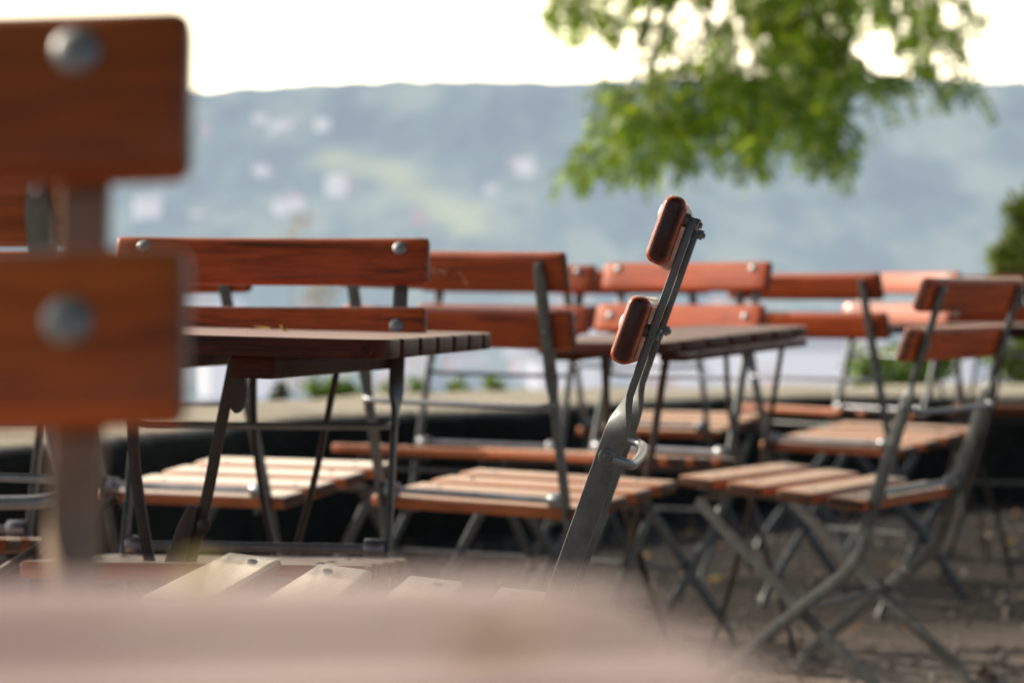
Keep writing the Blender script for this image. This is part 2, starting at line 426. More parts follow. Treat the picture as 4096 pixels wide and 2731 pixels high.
make_chair((-0.3458, 0.7480, 180.26, 1.0165, -1.17, 1.11), 'dark brown blurred chair closest to the camera, cut off by the left edge', 'slat_brown', 'seat_red', metal_key='warm_iron')
make_chair((-0.1295, 2.6184, -85.0, 1.0245, 1.99, -0.01), 'sharp chair seen from its side, pale seat slats, wooden back tilted right', 'slat_gloss', 'seat_pale')
make_chair((-0.3657, 3.1314, 184.73, 0.9991, 0.15, -0.35), 'chair tucked behind the left table, broad weathered red back slats with dark grain', 'slat_dark', 'seat_red')
make_chair((-0.0075, 4.3416, 27.31, 0.9890, -1.18, 1.34), 'chair seen from behind between the sharp chair and the left table, scratched top slat', 'slat', 'seat_red')
_b = [o for o in bpy.data.objects if o.get('label', '').endswith('scratched top slat')][0]
_s = [c for c in _b.children if c.name.startswith('back_slat')][0]
sc_geo = []
for x, z, ang, ln in ((-.062, .004, 70, .014), (-.056, .002, 110, .016), (-.050, .006, 20, .012), (-.047, .000, 80, .010), (-.018, .004, 60, .016), (-.012, .000, 120, .014), (-.004, .003, 10, .014), (.002, -.001, 95, .013), (.006, .004, 40, .009), (.034, .000, 100, .013), (.040, -.012, 80, .012), (.043, -.018, 130, .010)):
    a = R(ang); dx, dz = math.cos(a) * ln / 2, math.sin(a) * ln / 2
    yb = -.0118 - .010 * (1 - (x / .223) ** 2)
    sc_geo.append(tube_geo([(x - dx, yb, z - dz), (x + dx * .1, yb - .0002, z + dz * .1 + .001), (x + dx, yb, z + dz)], [.0004, .0009, .0004], 5))
v, f = join_geo(sc_geo)
cm, nt, out = new_mat('pale_scratch'); bs = N(nt, 'ShaderNodeBsdfPrincipled', Roughness=.7); bs.inputs['Base Color'].default_value = (.62, .42, .30, 1); nt.links.new(bs.outputs[0], out.inputs[0])
link('scratch_marks', mesh_py('scratch_marks', v, f), cm, _s)
make_chair((-0.5208, 4.5731, 27.50, 0.9968, 1.35, -0.22), 'chair seen from behind with brightly sunlit seat below the left table', 'slat', 'seat_bright')
make_chair((-0.1204, 5.5647, 202.09, 0.9978, -0.46, -0.77), 'chair facing us, back slats mostly hidden behind the scratched chair', 'slat', 'seat_red')
make_chair((0.2431, 5.3654, 215.84, 0.9983, -0.74, -0.33), 'chair facing us behind the middle table, pink sunlit slats with four bright bolts', 'slat', 'seat_red')
make_chair((0.8937, 6.1562, 40.13, 0.9850, 0.94, 0.39), 'chair seen from behind at the right end of the middle table, striped sunlit seat', 'slat', 'seat_red')
make_chair((1.0306, 7.5029, 230.08, 1.0070, -0.22, -0.44), 'pale pink sunlit chair facing us in the far back row on the right', 'slat', 'seat_red')
make_chair((0.6500, 4.7636, -55.57, 0.9498, 0.22, -0.45), 'dark backed chair at the right with crossed curved legs standing clear on the ground', 'slat', 'seat_red')
make_chair((-0.9295, 3.4897, 186.26, 0.9883, 0.80, -0.40), 'chair mostly hidden by the near brown chair at the far left', 'slat', 'seat_red')
make_chair((-0.517, 2.15, 5.0, 1.02, 0, 0), 'dark chair seen from behind through the gap between the near brown chair slats', 'slat_brown', 'seat_red')
make_chair((1.62, 7.75, 188.0, 1.0, 0, 0), 'chair facing us, cut off by the right edge behind the rear table', 'slat', 'seat_red')
make_chair((0.435, 6.78, 25.0, 1.0, 0, 0), 'chair seen from behind, orange seat showing below the right half of the middle table', 'slat', 'seat_red')

# ------------------------------------------------------------------ folding table
def rounded_board(name, x0, x1, y0, y1, z0, z1, corner=None, rad=.045, bev=.004):
    """board x0..x1, y0..y1; corner: set of ('L'|'R', 'n'|'f') corners to round in plan"""
    corner = corner or set()
    pts = []
    def arc(cx, cy, a0, r):
        for k in range(7):
            a = R(a0 + 90 * k / 6); pts.append((cx + r * math.cos(a), cy + r * math.sin(a)))
    for side, nf, cx, cy, a0 in (('R', 'f', x1, y1, 0), ('L', 'f', x0, y1, 90), ('L', 'n', x0, y0, 180), ('R', 'n', x1, y0, 270)):
        r = rad if (side, nf) in corner else .003
        sx = -1 if side == 'R' else 1; sy = -1 if nf == 'f' else 1
        arc(cx + sx * r, cy + sy * r, a0, r)
    bm = bmesh.new()
    f = bm.faces.new([bm.verts.new((x, y, z0)) for x, y in pts])
    ex = bmesh.ops.extrude_face_region(bm, geom=[f])
    bmesh.ops.translate(bm, verts=[e for e in ex['geom'] if isinstance(e, bmesh.types.BMVert)], vec=(0, 0, z1 - z0))
    bmesh.ops.recalc_face_normals(bm, faces=bm.faces)
    es = [e for e in bm.edges if abs(e.verts[0].co.z - e.verts[1].co.z) < 1e-6]
    bmesh.ops.bevel(bm, geom=es, offset=bev, segments=3, affect='EDGES', profile=.5)
    return mesh_bm(name, bm, True, 35)

# the two legs of a trestle: one bent, one nearly straight, crossing below
LEG_A = [(-.048, .672), (-.046, .625), (-.045, .584), (-.041, .538), (-.030, .475), (-.016, .415), (.022, .300), (.080, .120), (.098, .045), (.104, .001)]
LEG_B = [(.084, .672), (.081, .653), (.066, .575), (.050, .493), (.010, .340), (-.050, .140), (-.085, .045), (-.092, .001)]
def make_table(name_label, corner, rz, length, pitch=0, roll=0, slats=7, width=.72, trestles=(-.26,), top=.725, brace=False, skew=0, mat='table', plates=False):
    """origin under the near right corner of the top: x runs along the slats (to the left negative), y away"""
    root = empty('folding_table')
    root.matrix_world = Matrix.Translation((corner[0], corner[1], 0)) @ Matrix.Rotation(R(rz), 4, 'Z') @ Matrix.Translation((0, 0, corner[2])) @ Matrix.Rotation(R(roll), 4, 'Y') @ Matrix.Rotation(R(pitch), 4, 'X') @ Matrix.Translation((0, 0, -top))
    tag(root, name_label, 'table', 'folding wooden tables in the beer garden')
    pitch_ = (width + .018) / slats
    for i in range(slats):
        y0 = i * pitch_; y1 = y0 + pitch_ - .018
        c = set()
        if i == 0: c = {('L', 'n'), ('R', 'n')}
        if i == slats - 1: c = {('L', 'f'), ('R', 'f')}
        m = rounded_board('table_slat', -length, 0, y0, y1, top - .0235, top, c, .045 if i in (0, slats - 1) else .01, .0035)
        # own origin at the board's middle so the grain differs
        off = Vector((-length / 2, (y0 + y1) / 2, top))
        m.transform(Matrix.Translation(-off))
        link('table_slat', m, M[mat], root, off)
    for tx in trestles:
        for q in (tx + .115, tx - .105):
            m = rounded_board('batten', -.0275, .0275, .055, width - .09, top - (.052 if mat != 'table_dark' else .038), top - .0240, {('R', 'f')}, .02, .004)
            m.transform(Matrix.Rotation(R(-skew), 4, 'Z')); m.transform(Matrix.Translation((q, 0, 0)))
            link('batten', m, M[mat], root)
        for yy, near in ((.10, True), (width - .09, False)):
            for s, shape in ((-1, LEG_B), (1, LEG_A)):
                path = catmull([(tx + u, yy + .004 * s, z * top / .70) for u, z in shape], 4)
                m = sweep_mesh('leg', path, [(1, 0, 0) if near else (0, 1, 0)] * len(path), .0135, .0075, .0013)
                link('leg', m, M['table_iron'], root)
            if near and plates:
                bp_ = [(tx + .040, yy - .013, .516), (tx + .031, yy - .013, .490), (tx + .004, yy - .013, .405), (tx - .010, yy - .013, .355)]
                link('joint_plate', sweep_mesh('joint_plate', bp_, [(1, 0, 0)] * 4, [.012, .020, .026, .024], .005, .0012), M['table_iron'], root)
                link('joint_rivet', revolve_mesh('joint_rivet', [(.009, 0), (.009, .003), (.006, .0055), (.0006, .006)], 14), M['table_iron'], root, (tx + .052, yy - .010, .492), (R(90), 0, 0))
            if near and plates: link('hinge_plate', revolve_plate(tx + .090, yy, top - .072), M['table_iron'], root)
        for s in ((-.48, .88) if plates else ()):
            link('stretcher', tube_mesh('stretcher', [(tx + s * .09, .09, .12 * top / .70), (tx + s * .09, width - .08, .12 * top / .70)], .0055, 10), M['rod'], root)
    if brace:
        link('apron_rail', rounded_board('apron_rail', -length + .09, trestles[0] - .14, .23, .255, top - .052, top - .0240, set(), .01, .003), M[mat], root)
        link('brace', tube_mesh('brace', [(trestles[0] - .068, .115, .520), (trestles[0] - .36, .115, .327), (trestles[1] + .03, .115, .262)], .0060, 10), M['table_iron'], root)
        link('cross_rod', tube_mesh('cross_rod', [(trestles[0] - .115, .10, .540), (-length + .1, .10, .540)], .0060, 10), M['rod'], root)
    return root

def revolve_plate(x, y, z):
    rings = []
    for dy in (-.003, .003):
        rings.append([(x + .011 * math.cos(2 * math.pi * k / 16), y - .008 + dy, z + .024 * math.sin(2 * math.pi * k / 16)) for k in range(16)])
    v, f = loft(rings)
    return mesh_py('hinge_plate', v, f, True, 40)

make_table('wide pinkish blurred table top filling the bottom of the frame', (.1240, -.1525, .7036), 8.3, 1.10, top=.725, trestles=(-.28, -.82), mat='table_near')
make_table('dark slatted table in sharp focus at left with rounded corner', (-.148, 2.80, .7247), -10, 1.05, roll=1.4, trestles=(-.292, -.80), brace=True, skew=3.5, plates=True)
make_table('dark table in the middle, partly hidden by the sharp chair', (.2686, 4.40, .696), -28.2, .27, pitch=1.9, width=.77, trestles=(-.115,), mat='table_dark')
make_table('rear table at the right edge, in front of the pale pink chair', (2.15, 6.62, .708), -4, 1.22, trestles=(-.28, -.86), mat='table_dark')

# ------------------------------------------------------------------ ground
def ground_mat():
    m, nt, out = new_mat('gravel_soil'); L = nt.links
    tc = N(nt, 'ShaderNodeTexCoord')
    n1 = N(nt, 'ShaderNodeTexNoise', Scale=3.0, Detail=8.0, Roughness=.7); L.new(tc.outputs['Object'], n1.inputs['Vector'])
    n2 = N(nt, 'ShaderNodeTexNoise', Scale=45.0, Detail=5.0, Roughness=.7); L.new(tc.outputs['Object'], n2.inputs['Vector'])
    v = N(nt, 'ShaderNodeTexVoronoi', Scale=90.0); L.new(tc.outputs['Object'], v.inputs['Vector'])
    c1 = ramp(nt, n1.outputs['Fac'], [(.3, (.19, .160, .136)), (.5, (.35, .295, .252)), (.7, (.47, .41, .36))])
    c2 = ramp(nt, n2.outputs['Fac'], [(.35, (.6, .58, .55)), (.65, (1.15, 1.12, 1.08))])
    c3 = ramp(nt, v.outputs['Color'], [(.1, (.7, .68, .66)), (.9, (1.2, 1.18, 1.15))])
    a = N(nt, 'ShaderNodeMix', data_type='RGBA', blend_type='MULTIPLY'); a.inputs[0].default_value = 1; L.new(c1, a.inputs['A']); L.new(c2, a.inputs['B'])
    b = N(nt, 'ShaderNodeMix', data_type='RGBA', blend_type='MULTIPLY'); b.inputs[0].default_value = 1; L.new(a.outputs['Result'], b.inputs['A']); L.new(c3, b.inputs['B'])
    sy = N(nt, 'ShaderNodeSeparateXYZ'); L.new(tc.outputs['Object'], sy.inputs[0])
    # shade near the wall and under far chairs painted over dark soil
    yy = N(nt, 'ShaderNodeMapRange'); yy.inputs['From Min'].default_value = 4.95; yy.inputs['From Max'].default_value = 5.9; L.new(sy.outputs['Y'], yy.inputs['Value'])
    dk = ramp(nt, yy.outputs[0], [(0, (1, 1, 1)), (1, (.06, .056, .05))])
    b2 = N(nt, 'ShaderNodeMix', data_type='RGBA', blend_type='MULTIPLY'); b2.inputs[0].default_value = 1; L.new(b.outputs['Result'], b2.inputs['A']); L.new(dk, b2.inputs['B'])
    bs = N(nt, 'ShaderNodeBsdfPrincipled', Roughness=.9); L.new(b2.outputs['Result'], bs.inputs['Base Color'])
    bp = N(nt, 'ShaderNodeBump', Strength=.5, Distance=.006); L.new(v.outputs['Distance'], bp.inputs['Height'])
    bp2 = N(nt, 'ShaderNodeBump', Strength=.6, Distance=.03); L.new(n2.outputs['Fac'], bp2.inputs['Height']); L.new(bp.outputs[0], bp2.inputs['Normal'])
    L.new(bp2.outputs[0], bs.inputs['Normal']); L.new(bs.outputs[0], out.inputs[0])
    return m
FRONT = [(-3.6, 1.2), (-2.6, 3.0), (-1.75, 4.65), (-1.23, 5.80), (-1.036, 6.28), (-.885, 6.77), (-.747, 7.20), (-.48, 7.65), (.09, 8.15), (.52, 8.75), (.95, 9.12), (1.98, 9.35), (3.4, 9.5), (6.0, 9.6)]
fp = catmull([(x, y, 0) for x, y in FRONT], 14)
def beyond_wall(x, y):
    k = min(range(1, len(fp) - 1), key=lambda q: (fp[q].x - x) ** 2 + (fp[q].y - y) ** 2)
    T = (fp[k + 1] - fp[k - 1]).normalized()
    return (x - fp[k].x) * -T.y + (y - fp[k].y) * T.x
gv = []; gf = []
NX, NY = 90, 100
for j in range(NY + 1):
    for i in range(NX + 1):
        x = -9 + 20 * i / NX; y = -8 + 19.5 * j / NY
        gv.append((x, y, .006 * noise.noise(Vector((x * 1.3, y * 1.3, 0))) - .004))
for j in range(NY):
    for i in range(NX):
        a = j * (NX + 1) + i
        if beyond_wall((gv[a][0] + gv[a + NX + 2][0]) / 2, (gv[a][1] + gv[a + NX + 2][1]) / 2) > .6: continue
        gf.append((a, a + 1, a + NX + 2, a + NX + 1))
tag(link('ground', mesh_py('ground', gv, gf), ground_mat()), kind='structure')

# pebbles: too many to count
pm, nt, out = new_mat('pebble_stone')
oi = N(nt, 'ShaderNodeNewGeometry'); bs = N(nt, 'ShaderNodeBsdfPrincipled', Roughness=.8)
nt.links.new(ramp(nt, oi.outputs['Random Per Island'], [(0, (.09, .075, .06)), (.8, (.20, .175, .155)), (.99, (.36, .34, .31))]), bs.inputs['Base Color']); nt.links.new(bs.outputs[0], out.inputs[0])
pv = []; pf = []
OCT = [(1, 0, 0), (0, 1, 0), (-1, 0, 0), (0, -1, 0), (0, 0, 1)]
for k in range(5200):
    x = random.uniform(-1.8, 2.6); y = random.uniform(2.4, 9.2)
    r = random.uniform(.003, .009) * (1.8 if random.random() < .06 else 1); a = random.random() * 6.28
    o = len(pv)
    for i in range(6):
        t = a + i * math.pi / 3; q = r * random.uniform(.75, 1.15)
        pv.append((x + q * math.cos(t), y + q * math.sin(t), -.002))
    for i in range(6):
        t = a + i * math.pi / 3; q = r * random.uniform(.5, .8)
        pv.append((x + q * math.cos(t), y + q * math.sin(t), r * random.uniform(.45, .8)))
    for i in range(6):
        j = (i + 1) % 6; pf.append((o + i, o + j, o + 6 + j, o + 6 + i))
    pf.append(tuple(o + 6 + i for i in range(6)))
tag(link('gravel', mesh_py('gravel', pv, pf, False), pm), 'loose gravel scattered over the brown ground', 'gravel', kind='stuff')

# fallen leaves
def leaf_blade(length, width, curl, seed):
    rnd = random.Random(seed)
    v = []; f = []
    n = 6
    for i in range(n + 1):
        t = i / n; w = width * math.sin(math.pi * min(1, t ** .8 * .98 + .015)) * (1 + .15 * rnd.uniform(-1, 1))
        z = curl * (t - .5) ** 2 * 4 * length * .5
        zz = abs(curl) * length * .22
        v += [((t - .5) * length, -w / 2, z + zz), ((t - .5) * length, 0, z), ((t - .5) * length, w / 2, z + zz * rnd.uniform(.3, 1.2))]
    for i in range(n):
        a = i * 3
        f += [(a, a + 1, a + 4, a + 3), (a + 1, a + 2, a + 5, a + 4)]
    return mesh_py('leaf', v, f, True, 80)
DL = {'yellow': leafmat('yellow_dry_leaf', (.42, .26, .05), (.55, .38, .09), (1.1, 1, .7), .3),
      'brown': leafmat('brown_dry_leaf', (.13, .06, .025), (.24, .12, .05), (1.1, .9, .6), .2),
      'orange': leafmat('orange_dry_leaf', (.34, .20, .07), (.42, .26, .09), (1.1, .9, .6), .25),
      'pale': leafmat('pale_yellow_leaf', (.80, .72, .36), (.86, .80, .45), (1.1, 1.05, .8), .35)}
LB = [leaf_blade(.055, .026, .25, 1), leaf_blade(.045, .022, .5, 2), leaf_blade(.038, .020, .15, 3), leaf_blade(.06, .03, .35, 4)]
LM = {}
def put_leaf(kind, mi, loc, rot, scale, label, group):
    key = (kind, mi)
    if key not in LM:
        c = LB[mi].copy(); c.materials.append(DL[kind]); LM[key] = c
    o = link('fallen_leaf', LM[key], None, None, loc, rot); o.scale = (scale,) * 3
    return tag(o, label, 'leaf', group)
lr = random.Random(21)
LEAFLAB = {'yellow': 'small yellow leaf lying on the brown gravel', 'brown': 'curled brown dry leaf lying on the gravel', 'orange': 'small orange leaf lying on the gravel'}
for k in range(95):
    y = 4.1 + 5 * lr.random() ** 1.3; x = lr.uniform(-.05, .215) * y if lr.random() < .85 else lr.uniform(-.2, .2) * y
    kd = lr.choice(['yellow', 'brown', 'brown', 'brown', 'orange'])
    put_leaf(kd, lr.randrange(4), (x, y, .008), (lr.uniform(-.35, .35), lr.uniform(-.3, .3), lr.random() * 6.28), lr.uniform(.6, 1.15), LEAFLAB[kd], kd + ' leaves fallen on the ground')
put_leaf('pale', 0, (-.065, .508, .7080), (R(62), R(8), R(20)), .19, 'pale yellow leaf curled up on the blurred foreground table', None)
put_leaf('orange', 3, (-.0035, .419, .7050), (0, 0, R(20)), .45, 'orange leaf lying flat on the blurred foreground table', None)
put_leaf('yellow', 2, (-.327, 3.16, .7345), (R(24), R(6), R(8)), .62, 'thin yellow leaf lying flat on the left table', None)
put_leaf('yellow', 1, (-.297, 3.12, .7320), (R(40), R(25), R(60)), .42, 'tiny curled yellow leaf upright on the left table', None)

# ------------------------------------------------------------------ stone parapet
WTOP = .42
sec = [(0, -.4), (.0, .10), (.004, .25), (-.004, .37), (.008, .408), (.03, .420), (.30, .423), (.62, .420), (.95, .424), (1.12, .420), (1.16, .39), (1.17, -2.5)]
wv = []; wf = []
ns = len(sec)
# refine the section
sec2 = []
for i in range(len(sec) - 1):
    k = 4 if i in (0, 1, 2, 5, 6, 7) else 1
    for q in range(k):
        t = q / k; sec2.append((sec[i][0] + (sec[i + 1][0] - sec[i][0]) * t, sec[i][1] + (sec[i + 1][1] - sec[i][1]) * t))
sec2.append(sec[-1]); ns = len(sec2)
acc = 0; run = []
for i, p in enumerate(fp):
    if i: acc += (p - fp[i - 1]).length
    T = (fp[min(i + 1, len(fp) - 1)] - fp[max(i - 1, 0)]).normalized(); Nn = Vector((-T.y, T.x, 0))
    for d, z in sec2:
        q = p + Nn * d
        s = .018 * noise.noise(Vector((q.x * 4, q.y * 4, z * 5))) + .010 * noise.noise(Vector((q.x * 14, q.y * 14, z * 16)))
        sz = .008 * noise.noise(Vector((q.x * 3 + 5, q.y * 3, 1)))
        if z > -.3:
            q = q + Nn * (s if z < .40 else s * .4); zz = z + sz
        else: zz = z
        wv.append((q.x, q.y, zz)); run.append(acc)
for i in range(len(fp) - 1):
    for k in range(ns - 1):
        a = i * ns + k; wf.append((a, a + 1, a + ns + 1, a + ns))
m, nt, out = new_mat('old_sandstone'); L = nt.links
tc = N(nt, 'ShaderNodeTexCoord'); geo = N(nt, 'ShaderNodeNewGeometry')
n1 = N(nt, 'ShaderNodeTexNoise', Scale=2.6, Detail=9.0, Roughness=.7); L.new(tc.outputs['Object'], n1.inputs['Vector'])
n2 = N(nt, 'ShaderNodeTexNoise', Scale=26.0, Detail=6.0, Roughness=.75); L.new(tc.outputs['Object'], n2.inputs['Vector'])
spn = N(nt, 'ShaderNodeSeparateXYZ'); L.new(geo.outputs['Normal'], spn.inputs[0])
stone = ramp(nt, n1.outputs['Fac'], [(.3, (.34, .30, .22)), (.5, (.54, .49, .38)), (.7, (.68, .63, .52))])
moss_shade = ramp(nt, n2.outputs['Fac'], [(.35, (.006, .006, .004)), (.55, (.018, .017, .011)), (.78, (.065, .058, .038))])  # mossy face taken near black, its shade painted into the colour
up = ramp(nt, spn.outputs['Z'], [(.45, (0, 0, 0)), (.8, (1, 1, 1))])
mx = N(nt, 'ShaderNodeMix', data_type='RGBA'); L.new(up, mx.inputs[0]); L.new(moss_shade, mx.inputs['A']); L.new(stone, mx.inputs['B'])
sp2 = ramp(nt, n2.outputs['Fac'], [(.36, (.62, .62, .6)), (.56, (1, 1, 1))])
mx2 = N(nt, 'ShaderNodeMix', data_type='RGBA', blend_type='MULTIPLY'); mx2.inputs[0].default_value = 1; L.new(mx.outputs['Result'], mx2.inputs['A']); L.new(sp2, mx2.inputs['B'])
ra = N(nt, 'ShaderNodeAttribute', attribute_name='run'); md = N(nt, 'ShaderNodeMath', operation='FRACT'); dv = N(nt, 'ShaderNodeMath', operation='DIVIDE'); dv.inputs[1].default_value = .83
ad = N(nt, 'ShaderNodeMath', operation='MULTIPLY_ADD'); L.new(n1.outputs['Fac'], ad.inputs[0]); ad.inputs[1].default_value = .12; L.new(ra.outputs['Fac'], ad.inputs[2])
L.new(ad.outputs[0], dv.inputs[0]); L.new(dv.outputs[0], md.inputs[0])
jt = ramp(nt, md.outputs[0], [(0.0, (.22, .21, .18)), (.022, (1, 1, 1)), (.6, (.93, .92, .9)), (.978, (1, 1, 1)), (1.0, (.22, .21, .18))])
mj = N(nt, 'ShaderNodeMix', data_type='RGBA', blend_type='MULTIPLY'); mj.inputs[0].default_value = 1; L.new(mx2.outputs['Result'], mj.inputs['A']); L.new(jt, mj.inputs['B'])
bs = N(nt, 'ShaderNodeBsdfPrincipled', Roughness=.9); L.new(mj.outputs['Result'], bs.inputs['Base Color'])
bp = N(nt, 'ShaderNodeBump', Strength=.7, Distance=.02); L.new(n2.outputs['Fac'], bp.inputs['Height']); L.new(bp.outputs[0], bs.inputs['Normal'])
L.new(bs.outputs[0], out.inputs[0])
wm = mesh_py('stone_wall', wv, wf, True, 60)
wa = wm.attributes.new('run', 'FLOAT', 'POINT'); wa.data.foreach_set('value', run)
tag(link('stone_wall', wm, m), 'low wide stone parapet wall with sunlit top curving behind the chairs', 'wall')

# ------------------------------------------------------------------ far terrain: slope, valley and wooded hill
PROF = [(-10, -2.4), (11, -2.45), (30, -8), (80, -26), (300, -45), (1000, -41), (1400, -34), (1700, -14), (2000, 26), (2500, 118), (2850, 222), (3000, 268), (3150, 288), (3400, 290), (4200, 250), (6000, 150)]
def prof(y):
    for (a, za), (b, zb) in zip(PROF, PROF[1:]):
        if y <= b:
            t = max(0, (y - a) / (b - a)); return za + (zb - za) * t
    return PROF[-1][1]
def terr(x, y):
    z = prof(y)
    if y > 1500:
        f = min(1, (y - 1500) / 800)
        lat = max(0, min(1, (-95 - x * 3000 / max(y, 1)) / 320))
        z *= 1 - .032 * lat * f
        z += f * (16 * noise.noise(Vector((x / 420, y / 420, 0))) + 5 * noise.noise(Vector((x / 90, y / 90, 3))) + 5.5 * noise.noise(Vector((x / 34, y / 34, 7))))
    return z
def at_pixel(u, v, y0=1450, y1=3300):
    """first spot of the far slope met by a line of sight, used to scatter the houses over the hill"""
    y = y0
    while y < y1:
        x = (u - 1176) / 5553 * y
        if CAM_H - (v - 700) / 5553 * y <= terr(x, y): break
        y += 4
    return x, y, terr(x, y)
def grid(name, xs, ys, mat, kind):
    v = [(x, y, terr(x, y)) for y in ys for x in xs]
    f = []
    n = len(xs)
    for j in range(len(ys) - 1):
        for i in range(n - 1):
            a = j * n + i; f.append((a, a + 1, a + n + 1, a + n))
    return v, f
def hillcol(nt):
    L = nt.links
    tc = N(nt, 'ShaderNodeTexCoord')
    mh = N(nt, 'ShaderNodeMapping'); mh.inputs['Scale'].default_value = (1, .24, .5); L.new(tc.outputs['Object'], mh.inputs[0])
    n1 = N(nt, 'ShaderNodeTexNoise', Scale=.011, Detail=6.0, Roughness=.68); L.new(mh.outputs[0], n1.inputs['Vector'])
    at = N(nt, 'ShaderNodeAttribute', attribute_name='meadow')
    c = ramp(nt, n1.outputs['Fac'], [(.38, (.0, .01, .08)), (.49, (.14, .24, .20)), (.60, (.52, .60, .42))])
    mx = N(nt, 'ShaderNodeMix', data_type='RGBA'); L.new(at.outputs['Fac'], mx.inputs[0]); L.new(c, mx.inputs['A']); mx.inputs['B'].default_value = (.95, 1.0, .42, 1)
    return mx.outputs['Result']
xs = [-1400 + 2800 * i / 170 for i in range(171)]
ys = [1000 + 2600 * (j / 130) for j in range(131)] + [3900, 4400, 5200, 6500]
v, f = grid('hill', xs, ys, None, None)
hm = mesh_py('hillside', v, f, True, 80)
pa = [at_pixel(u, q)[:2] for u, q in ((770, 365), (900, 400), (1000, 455), (1070, 520))]
def segd(px, py):
    best = 1e9
    for (ax, ay), (bx, by) in zip(pa, pa[1:]):
        dx, dy = bx - ax, by - ay; t = max(0, min(1, ((px - ax) * dx + (py - ay) * dy) / (dx * dx + dy * dy)))
        best = min(best, math.hypot(px - ax - t * dx, (py - ay - t * dy) * .35))
    return best
att = hm.attributes.new('meadow', 'FLOAT', 'POINT')
att.data.foreach_set('value', [max(0, min(1, 1.6 - segd(q[0], q[1]) / 20)) for q in v])
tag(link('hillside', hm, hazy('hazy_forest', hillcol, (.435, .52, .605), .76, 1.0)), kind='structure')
xs = [-900 + 1800 * i / 40 for i in range(41)]
ys = [-9, -4, 0, 4, 8, 11.6, 14, 20, 30, 45, 80, 150, 300, 500, 800, 1000]
v, f = grid('valley', xs, ys, None, None)
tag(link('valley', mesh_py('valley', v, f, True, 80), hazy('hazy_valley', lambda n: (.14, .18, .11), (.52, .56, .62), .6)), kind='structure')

# far houses
hr = random.Random(5)
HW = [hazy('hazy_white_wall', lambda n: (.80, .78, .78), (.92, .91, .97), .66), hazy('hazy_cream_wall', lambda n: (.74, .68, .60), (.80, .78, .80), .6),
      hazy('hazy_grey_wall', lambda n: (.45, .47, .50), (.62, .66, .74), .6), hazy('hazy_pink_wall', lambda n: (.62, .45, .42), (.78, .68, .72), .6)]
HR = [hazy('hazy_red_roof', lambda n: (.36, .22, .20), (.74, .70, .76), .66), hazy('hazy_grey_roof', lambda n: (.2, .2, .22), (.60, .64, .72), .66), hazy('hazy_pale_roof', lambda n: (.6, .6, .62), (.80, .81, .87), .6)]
def house(x, y, z, w_, d_, h_, rz, wall, roof, label, group, cat='house', pitched=True):
    nm = 'house' if cat == 'house' else 'town_building'
    v = [(sx * w_ / 2, sy * d_ / 2, q) for q in (-6, h_) for sx, sy in ((-1, -1), (1, -1), (1, 1), (-1, 1))]
    o = link(nm, mesh_py('walls', v, [(0, 1, 5, 4), (1, 2, 6, 5), (2, 3, 7, 6), (3, 0, 4, 7), (4, 5, 6, 7)], False), wall, None, (x, y, z), (0, 0, rz))
    tag(o, label, cat, group)
    e = .6
    if pitched:
        rh = d_ * .38
        v = [(-w_ / 2 - e, -d_ / 2 - e, h_ - .1), (w_ / 2 + e, -d_ / 2 - e, h_ - .1), (w_ / 2 + e, d_ / 2 + e, h_ - .1), (-w_ / 2 - e, d_ / 2 + e, h_ - .1), (-w_ / 2 - e, 0, h_ + rh), (w_ / 2 + e, 0, h_ + rh)]
        fc = [(0, 1, 5, 4), (2, 3, 4, 5), (0, 4, 3), (1, 2, 5), (0, 3, 2, 1)]
    else:
        v = [(sx * (w_ / 2 + .4), sy * (d_ / 2 + .4), q) for q in (h_ + .02, h_ + .8) for sx, sy in ((-1, -1), (1, -1), (1, 1), (-1, 1))]
        fc = [(0, 1, 5, 4), (1, 2, 6, 5), (2, 3, 7, 6), (3, 0, 4, 7), (4, 5, 6, 7), (0, 3, 2, 1)]
    link('roof', mesh_py('roof', v, fc, False), roof, o)
    return o
HOUSES = [(598, 272, 14, 8, 0, 0), (632, 290, 13, 8, 0, 2), (660, 284, 11, 7, 0, 0), (742, 290, 15, 11, 0, 2), (600, 392, 15, 9, 0, 1), (622, 402, 11, 7, 2, 2),
          (772, 438, 18, 17, 0, 2), (800, 418, 10, 6, 3, 0), (650, 478, 15, 9, 0, 2), (676, 470, 18, 11, 0, 0), (340, 484, 24, 13, 0, 2), (1205, 388, 18, 12, 0, 2),
          (1128, 432, 12, 7, 0, 1), (1085, 425, 10, 6, 2, 1), (962, 502, 13, 8, 3, 0), (470, 300, 12, 8, 3, 0), (455, 500, 12, 7, 2, 2), (1180, 372, 11, 6, 3, 0)]
for u, q, w_, h_, wi, ri in HOUSES:
    x, y, z = at_pixel(u, q + 12)
    house(x, y, z, w_, w_ * .7, h_, hr.uniform(-.3, .3), HW[wi], HR[ri], 'pale blurred house on the wooded hillside', 'houses scattered over the hillside')
for k in range(120):
    y = hr.uniform(1050, 1780); x = hr.uniform(-.23, .23) * y
    z = terr(x, y)
    big = hr.random() < .45
    w_ = hr.uniform(16, 34) if big else hr.uniform(11, 18); h_ = hr.uniform(11, 22) if big else hr.uniform(6, 10)
    if y > 1600: h_ *= .6
    house(x, y, z, w_, w_ * hr.uniform(.5, .8), h_, hr.uniform(-.5, .5), HW[hr.choice([0, 0, 0, 1, 2, 3])], HR[hr.choice([0, 0, 1, 2, 2])],
          'pale blurred town building low in the valley', 'town buildings in the valley', 'building', hr.random() < .6)

